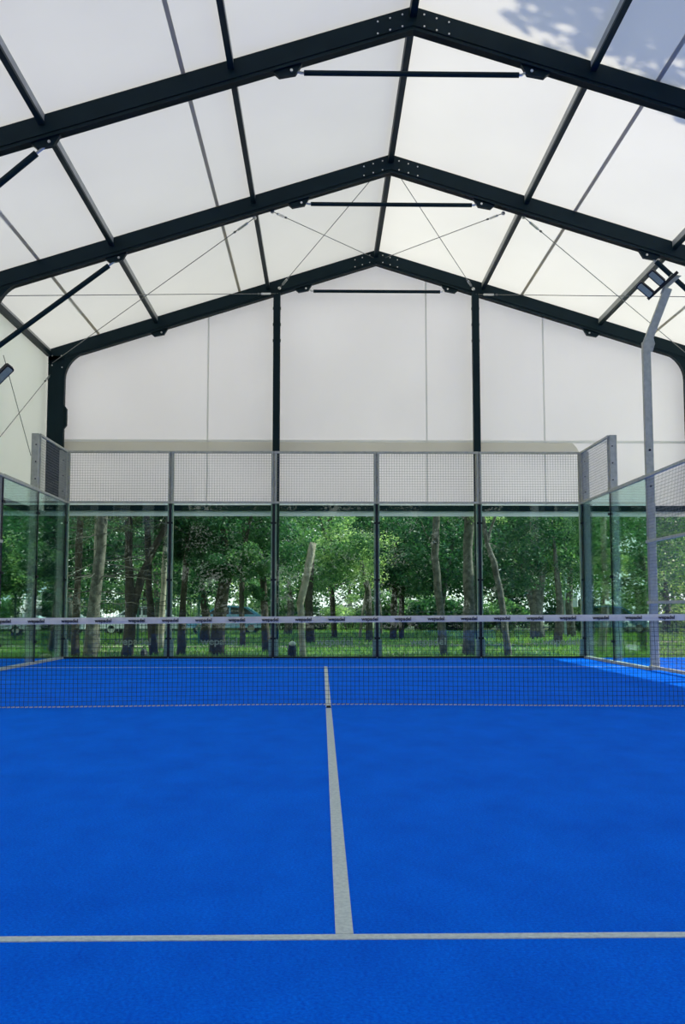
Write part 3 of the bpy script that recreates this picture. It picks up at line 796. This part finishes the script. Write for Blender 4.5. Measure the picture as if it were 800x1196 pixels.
tree(35.5, [[(469, 746, 6), (469, 690, 6), (472, 620, 5)]], 'bark_dark', [(485, 625, 1, .8, 'A'), (480, 685, -.3, 1.0, 'SB')], 'right of the two close dark trunks behind the glass right of centre', seed=15)
tree(19, [[(519, 768, 8), (516, 730, 8), (512, 690, 9), (508, 650, 9), (510, 590, 8)]], 'bark_grey', [(515, 545, .5, .5, 'B2')], 'grey sunlit trunk standing in the middle of the glass right of centre', branches=3, seed=16)
tree(20, [[(547, 768, 13), (548, 700, 12), (546, 640, 12), (549, 590, 11)]], 'bark_grey', [(540, 550, .8, .6, 'B')], 'stout grey trunk against the post under the right gable column', branches=3, seed=17)
tree(18.5, [[(594, 768, 8), (589, 725, 8), (584, 690, 8), (577, 658, 7), (569, 634, 6)], [(569, 636, 4), (573, 618, 3), (580, 600, 3)], [(569, 636, 4), (565, 620, 3), (560, 600, 3)]], 'bark_grey', [(568, 585, .5, .3, 'C')], 'slender grey trunk leaning left behind the far right glass', top=4.6, seed=18)
tree(36, [[(628, 746, 16), (627, 722, 14)], [(626, 728, 8), (620, 700, 7), (613, 672, 6)], [(629, 728, 7), (632, 690, 7), (637, 640, 6), (641, 590, 6)], [(627, 726, 5), (625, 690, 4), (622, 650, 4)]], 'bark_grey', [(630, 590, .8, .9, 'B'), (610, 640, 0, .8, 'SB'), (645, 650, .3, .9, 'SC')], 'tree of several stems rising from one stout base behind the far right glass', branches=4, seed=19)
tree(42, [[(656, 738, 7), (653, 700, 7), (648, 655, 6)]], 'bark_grey', [(650, 620, .5, .9, 'C')], 'brown trunk on the lawn just left of the pale blue pole', seed=20)
tree(20, [[(702, 768, 9), (704, 735, 9), (707, 700, 8), (705, 640, 7)]], 'bark_pale_lit', [(706, 600, .5, .5, 'B2'), (712, 660, 0, .5, 'SC')], 'pale trunk seen through the right side glass', seed=21)
tree(21, [[(751, 768, 8), (752, 710, 8), (750, 660, 7), (742, 600, 6)]], 'bark_dark', [(740, 600, .5, .6, 'A2'), (735, 680, 0, .6, 'SB')], 'dark trunk seen just left of the light pole', seed=22)

# big tree right of the tent, its crown over the roof
p = (15.5, -.5)
t = thing('tall_tree', (p[0], p[1], gz(*p)), 'tall broad tree right of the tent, its dense crown above the roof', 'tree')
MB().tube([(15.5, -.5, -.5), (15.4, -.4, 4), (15.2, -.4, 9), (15, -.2, 15)], [.45, .36, .3, .12], 10).build('trunk', MT['bark_grey'], t, smooth=True)
for k, (x, y, z, s) in enumerate(((14.8, 2.75, 14.7, 1), (15, -3.8, 15, 1), (16, -2.2, 16.5, .8))):
    o = bpy.data.objects.new('foliage', FOL['BIG']); COL.objects.link(o); o.parent = t; o.location = Vector((x, y, z))-t.location; o.scale = (s, s, s); o.rotation_euler = (0, 0, k*1.7)
# background trees, each with its own trunk and crown
rg = random.Random(12)
def bgtree(x, y, kind, s, label, group, low=1.6, tall=False):
    z0 = gz(max(-59, min(60, x)), min(92, y)); t = thing('tree', (x, y, z0), label, 'tree', group)
    h = {'A': 3.0, 'A2': 3.2, 'B': 2.8, 'B2': 2.4, 'C': 2.6, 'D': 3.4}[kind]*s
    zc = z0+low+h
    MB().tube([(x, y, z0-.2), (x+rg.uniform(-.2, .2), y, z0+low), (x+rg.uniform(-.5, .5), y, zc)], [.16*s+.05, .12*s+.04, .05], 8).build('trunk', MT[rg.choice(['bark_dark', 'bark_grey', 'bark_grey'])], t, smooth=True)
    for j in range(2 if tall else 1):
        o = bpy.data.objects.new('foliage', FOL[kind]); COL.objects.link(o); o.parent = t
        o.location = (rg.uniform(-.6, .6), rg.uniform(-.6, .6), zc-z0+j*h*1.1); o.scale = (s, s, s*(1 if j == 0 else .9)); o.rotation_euler = (0, 0, rg.uniform(0, 6.28))
for i, (x, y, k, s, low) in enumerate((
     (-17, 30, 'D', 1.1, .8), (-13.5, 27, 'A', 1.0, 1.0), (-10, 31, 'A', 1.1, 1.2), (-7.6, 38, 'B', 1.1, 1.4), (-4.6, 30, 'A2', 1.1, .9), (-1.8, 42, 'B', 1.1, 1.2), (-.5, 31, 'B2', .9, 1.7), (2.8, 43, 'C', 1.1, 1.5),
     (1.9, 33, 'C', .7, 2.1), (4.6, 30, 'A', .9, 1.4), (7.5, 41, 'A', 1.2, 1.6), (9.0, 30, 'A2', .85, 1.4), (11.5, 38, 'B', 1.1, 1.5), (14.5, 43, 'C', 1.2, 1.5), (12, 29, 'B', .9, 1.9), (18.5, 46, 'B', 1.1, 1.0))):
    bgtree(x, y, k, s, {'A': 'dark leafy tree in the middle rows of the park', 'A2': 'dark leafy tree in the middle rows of the park', 'B': 'mid green tree in the middle rows of the park', 'B2': 'mid green tree in the middle rows of the park', 'C': 'pale green sunlit tree in the middle rows of the park', 'D': 'sparse conifer in the middle rows of the park'}[k],
           {'A': 'dark park trees', 'B': 'green park trees', 'C': 'pale park trees', 'D': 'conifers of the park'}[k[0]], low)
for i in range(24):
    x = -38+i*3.3+rg.uniform(-.8, .8); y = 54+rg.uniform(-4, 14); k = rg.choice(['A', 'B', 'B', 'C', 'C', 'A2'])
    bgtree(x, y, k, rg.uniform(1.2, 1.7), {'A': 'dark tree far back at the end of the park', 'B': 'green tree far back at the end of the park', 'C': 'pale tree far back at the end of the park'}[k[0]], {'A': 'far dark trees', 'B': 'far green trees', 'C': 'far pale trees'}[k[0]], rg.uniform(-.8, 1.2), True)
for i in range(6):
    bgtree(-12-rg.uniform(0, 5), -2+i*4.2, rg.choice(['A', 'A2', 'D']), rg.uniform(.9, 1.1), 'dark tree beside the tent, beyond the left side opening', 'trees left of the tent', .7)
for i in range(2):
    bgtree(24+rg.uniform(0, 4), 22+i*5.5, rg.choice(['A', 'B']), rg.uniform(.8, 1.0), 'tree beside the tent, beyond the right side opening', 'trees right of the tent', 1.0)
for i in range(15):
    bgtree(-26+i*3.8+rg.uniform(-.6, .6), (-20.5, -22.8)[i % 2], rg.choice(['A', 'A2', 'B']), rg.uniform(1.1, 1.3), 'unseen tree added behind the open near end of the tent for dark glass reflections', 'unseen trees added behind the camera', -1.2, True)  # out of view, added so the back glass reflects foliage instead of sky

for i in range(30):
    x = -30+i*2.0+rg.uniform(-.6, .6); y = 49+rg.uniform(-4, 9); k = rg.choice(['S', 'SB', 'SB', 'SC']); sc = rg.uniform(1.5, 2.3)
    if -17 < x < -3: y += 4
    z0 = gz(x, y); t = thing('shrub', (x, y, z0), {'S': 'dark rounded shrub at the far end of the lawn', 'SB': 'green rounded shrub at the far end of the lawn', 'SC': 'pale green sunlit shrub at the far end of the lawn'}[k], 'shrub', {'S': 'dark far shrubs', 'SB': 'green far shrubs', 'SC': 'pale far shrubs'}[k])
    o = bpy.data.objects.new('foliage', FOL[k]); COL.objects.link(o); o.parent = t; o.location = (0, 0, .5*sc); o.scale = (sc, sc, sc*.9); o.rotation_euler = (0, 0, i)
    for q in range(3): MB().tube([(x+.1*q-.1, y, z0-.1), (x+.3*q-.3, y+.1, z0+.4*sc)], [.04, .02], 5).build('stem', MT['bark_dark'], t)

# ------------------------------------------------------------------ lawn things
def tuft_mesh(seed, n, x0, x1, y0, y1):
    rg = np.random.default_rng(seed); X = rg.uniform(x0, x1, n); Y = y0+(y1-y0)*rg.random(n)**1.3
    Z = np.array([gz(a, b) for a, b in zip(X, Y)])
    h = rg.uniform(.04, .12, n)*(1+.02*(Y-10)); w = .012*(1+.05*(Y-10)); a = rg.uniform(0, 3.14, n)
    v = np.zeros((n, 3, 3)); v[:, 0] = np.stack([X-w*np.cos(a), Y-w*np.sin(a), Z-.01], 1); v[:, 1] = np.stack([X+w*np.cos(a), Y+w*np.sin(a), Z-.01], 1)
    v[:, 2] = np.stack([X+rg.normal(0, .03, n), Y+rg.normal(0, .03, n), Z+h], 1)
    me = bpy.data.meshes.new('grass'); me.vertices.add(3*n); me.vertices.foreach_set('co', v.ravel().astype(np.float32))
    me.loops.add(3*n); me.loops.foreach_set('vertex_index', np.arange(3*n, dtype=np.int32))
    me.polygons.add(n); me.polygons.foreach_set('loop_start', (np.arange(n)*3).astype(np.int32)); me.polygons.foreach_set('loop_total', np.full(n, 3, dtype=np.int32))
    me.update(calc_edges=True); return me
me = tuft_mesh(5, 70000, -14, 18, 10.3, 48); me.materials.append(MT['grass'])
o = bpy.data.objects.new('grass', me); COL.objects.link(o); tag(o, 'short green grass of the park lawn behind the tent', 'grass', kind='stuff')
b = MB(); n = 30; vs = []; fs = []
for i in range(n+1):
    x = -16+40*i/n; y = 26.5+.14*x+.8*math.sin(x*.2)
    vs += [(x, y, gz(x, y)+.035), (x, y+1.5, gz(x, y+1.5)+.035)]
for i in range(n): fs.append((2*i, 2*i+2, 2*i+3, 2*i+1))
b.add(vs, fs); o = b.build('path', MT['path']); o['kind'] = 'structure'

# pale pole with a box on the lawn
pp = at(661, 735, 40); x = pp.x
t = thing('park_pole', (x, 40, gz(x, 40)), 'pale blue metal pole with a white box on the lawn behind the far right glass', 'pole')
mp_ = nodemat('pale blue metal', (.42, .55, .62), .4, .3, noise=(4, (.5, .62, .68), .4, .6)); mw = nodemat('white paint', (.75, .78, .78), .5, noise=(5, (.68, .7, .7), .4, .6))
MB().tube([(x, 40, gz(x, 40)-.1), (x, 40, at(661, 660, 40).z)], .085, 12).build('pole', mp_, t)
q = at(669, 702, 40); MB().cbox(q.x-.20, q.x+.20, 39.8, 40.2, q.z-.28, q.z+.28, .03).build('box', mw, t)
MB().bar((x, 40, q.z), (q.x-.2, 40, q.z), .04).build('bracket', mp_, t)

# planters / bags standing behind the glass
def bag(px, py0, py1, w, Y, label, cap=None):
    p0, p1 = at(px, py0, Y), at(px, py1, Y); ww = w*(Y+CD)/FP/2; z0 = gz(p0.x, Y)
    t = thing('equipment_bag', (p0.x, Y, z0), label, 'bag')
    b = MB(); vs = []; fs = []; n = 10; lv = [(0, .9), (.12, 1.05), (.6, 1.0), (.85, .82), (1, .5)]
    for (u, r) in lv:
        for j in range(n):
            a = 2*math.pi*j/n; c_, s_ = math.cos(a), math.sin(a)
            vs.append((p0.x+ww*r*math.copysign(abs(c_)**.6, c_), Y+.14*r*math.copysign(abs(s_)**.6, s_), z0+(p1.z-z0)*u))
    for i in range(len(lv)-1):
        for j in range(n): fs.append((i*n+j, i*n+(j+1) % n, (i+1)*n+(j+1) % n, (i+1)*n+j))
    fs += [tuple(range(n))[::-1], tuple(range((len(lv)-1)*n, len(lv)*n))]
    b.add(vs, fs).build('body', MT['black'], t)
    MB().tube([(p0.x-ww*.4, Y, p1.z-.02), (p0.x-ww*.2, Y, p1.z+.07), (p0.x+ww*.2, Y, p1.z+.07), (p0.x+ww*.4, Y, p1.z-.02)], .012, 6).build('handle', MT['black'], t)
    if cap: MB().ball((p0.x+ww*.1, Y-.1, p1.z-.03), .07, sc=(1.2, .8, .8)).build('towel', mw, t, smooth=True)
bag(148, 766, 754, 13, 14, 'black bag standing on the grass behind the far left glass')
bag(341, 766, 750, 10, 14, 'black bag with a pale cloth on top, by the post under the left gable column', True)
bag(168, 766, 758, 8, 16, 'small black bag right of the larger one behind the far left glass')
p0 = at(54, 765, 12.5); t = thing('stone', (p0.x, 12.5, gz(p0.x, 12.5)), 'small pale stone on the grass seen through the left side glass', 'stone')
MB().ball((p0.x, 12.5, gz(p0.x, 12.5)+.07), .11, sc=(1.3, .9, .75)).build('block', MT['bark_pale_lit'], t)

# wire fence across the park on the left
t = thing('park_fence', (-9, 29, gz(-9, 29)), 'green bar fence standing between the trees on the left', 'fence')
b = MB(); 
for i in range(0, 95):
    x = -16+i*.12; b.box(x-.008, x+.008, 28.99, 29.01, gz(x, 29), gz(x, 29)+1.7)
b.build('bars', MT['fence'], t)
for z in (.15, .9, 1.65): MB().box(-16.1, -4.6, 28.97, 29.03, gz(-9, 29)+z-.02, gz(-9, 29)+z+.02).build('rail', MT['fence'], t)
for i in range(6):
    x = -16+i*2.27; MB().box(x-.04, x+.04, 28.96, 29.04, gz(x, 29)-.1, gz(x, 29)+1.85).build('fence_post', MT['fence'], t)

# parked cars beyond the fence
def car(x, y, col, label):
    z0 = gz(x, y); t = thing('car', (x, y, z0), label, 'car')
    M = nodemat('car paint', col, .25, .3, coat=.6, noise=(3, tuple(c*1.1 for c in col), .4, .6))
    body = [(-2.1, .35), (-2.15, .65), (-2.0, .85), (-1.2, .98), (-.6, 1.02), (1.5, 1.02), (2.0, .95), (2.12, .7), (2.1, .35)]
    MB().prism([Vector((x+a, y-.85, z0+c)) for a, c in body], (0, 1.7, 0)).build('body', M, t)
    cab = [(-1.15, 1.0), (-.55, 1.42), (.2, 1.50), (1.1, 1.42), (1.7, 1.0)]
    MB().prism([Vector((x+a, y-.72, z0+c)) for a, c in cab], (0, 1.44, 0)).build('cabin', M, t)
    wn = [(-.95, 1.05), (-.5, 1.36), (.15, 1.42), (.15, 1.05)]; wn2 = [(.25, 1.05), (.25, 1.42), (1.0, 1.36), (1.45, 1.05)]
    gm = MT['lens_dark']
    for q in (wn, wn2): MB().prism([Vector((x+a, y-.735, z0+c)) for a, c in q], (0, .02, 0)).build('window', gm, t)
    for dx in (-1.35, 1.3):
        for dy in (-.84, .66):
            w_ = MB().tube([(x+dx, y+dy, z0+.33), (x+dx, y+dy+.2, z0+.33)], .33, 16).build('wheel', MT['black'], t)
            MB().tube([(x+dx, y+dy-.01, z0+.33), (x+dx, y+dy+.21, z0+.33)], .19, 12).build('hub', MT['zinc'], w_)
MT['lens_dark'] = nodemat('car window', (.02, .03, .035), .1, 0, .8, noise=(3, (.03, .04, .045), .4, .6))
car(-14.2, 44, (.55, .62, .70), 'pale silver blue car parked beyond the fence, leftmost')
car(-9.6, 45, (.72, .74, .76), 'white car parked beyond the fence, middle one')
car(-5.0, 44.5, (.12, .35, .60), 'blue car parked beyond the fence, behind the thick trunk')

# grey wall with a bar fence to the right, behind the right side mesh
t = thing('grey_shed', (13.5, 13.5, gz(13.5, 13.5)), 'low grey shed beyond the right side mesh', 'shed')
zz = gz(13.5, 13.5)
MB().box(10.6, 15, 16, 18.5, zz, zz+1.5).build('wall', MT['wallgrey'], t)
MB().box(10.45, 15.2, 15.85, 18.7, zz+1.5, zz+1.6).build('roof', MT['galv'], t)
for x in (11.2, 12.4, 13.6): MB().box(x, x+.5, 15.97, 16.0, zz+.55, zz+1.05).build('panel', mw, t)
t = thing('bar_fence', (11, 11.6, gz(11, 11.6)), 'row of thin dark upright bars beyond the right side mesh', 'fence')
b = MB()
for i in range(40): b.box(9.3+i*.15-.012, 9.3+i*.15+.012, 11.6, 11.625, gz(9.3+i*.15, 11.6)-.1, .9)
b.build('bars', MT['dark'], t); MB().box(9.25, 15.3, 11.59, 11.63, .88, .93).build('rail', MT['dark'], t)
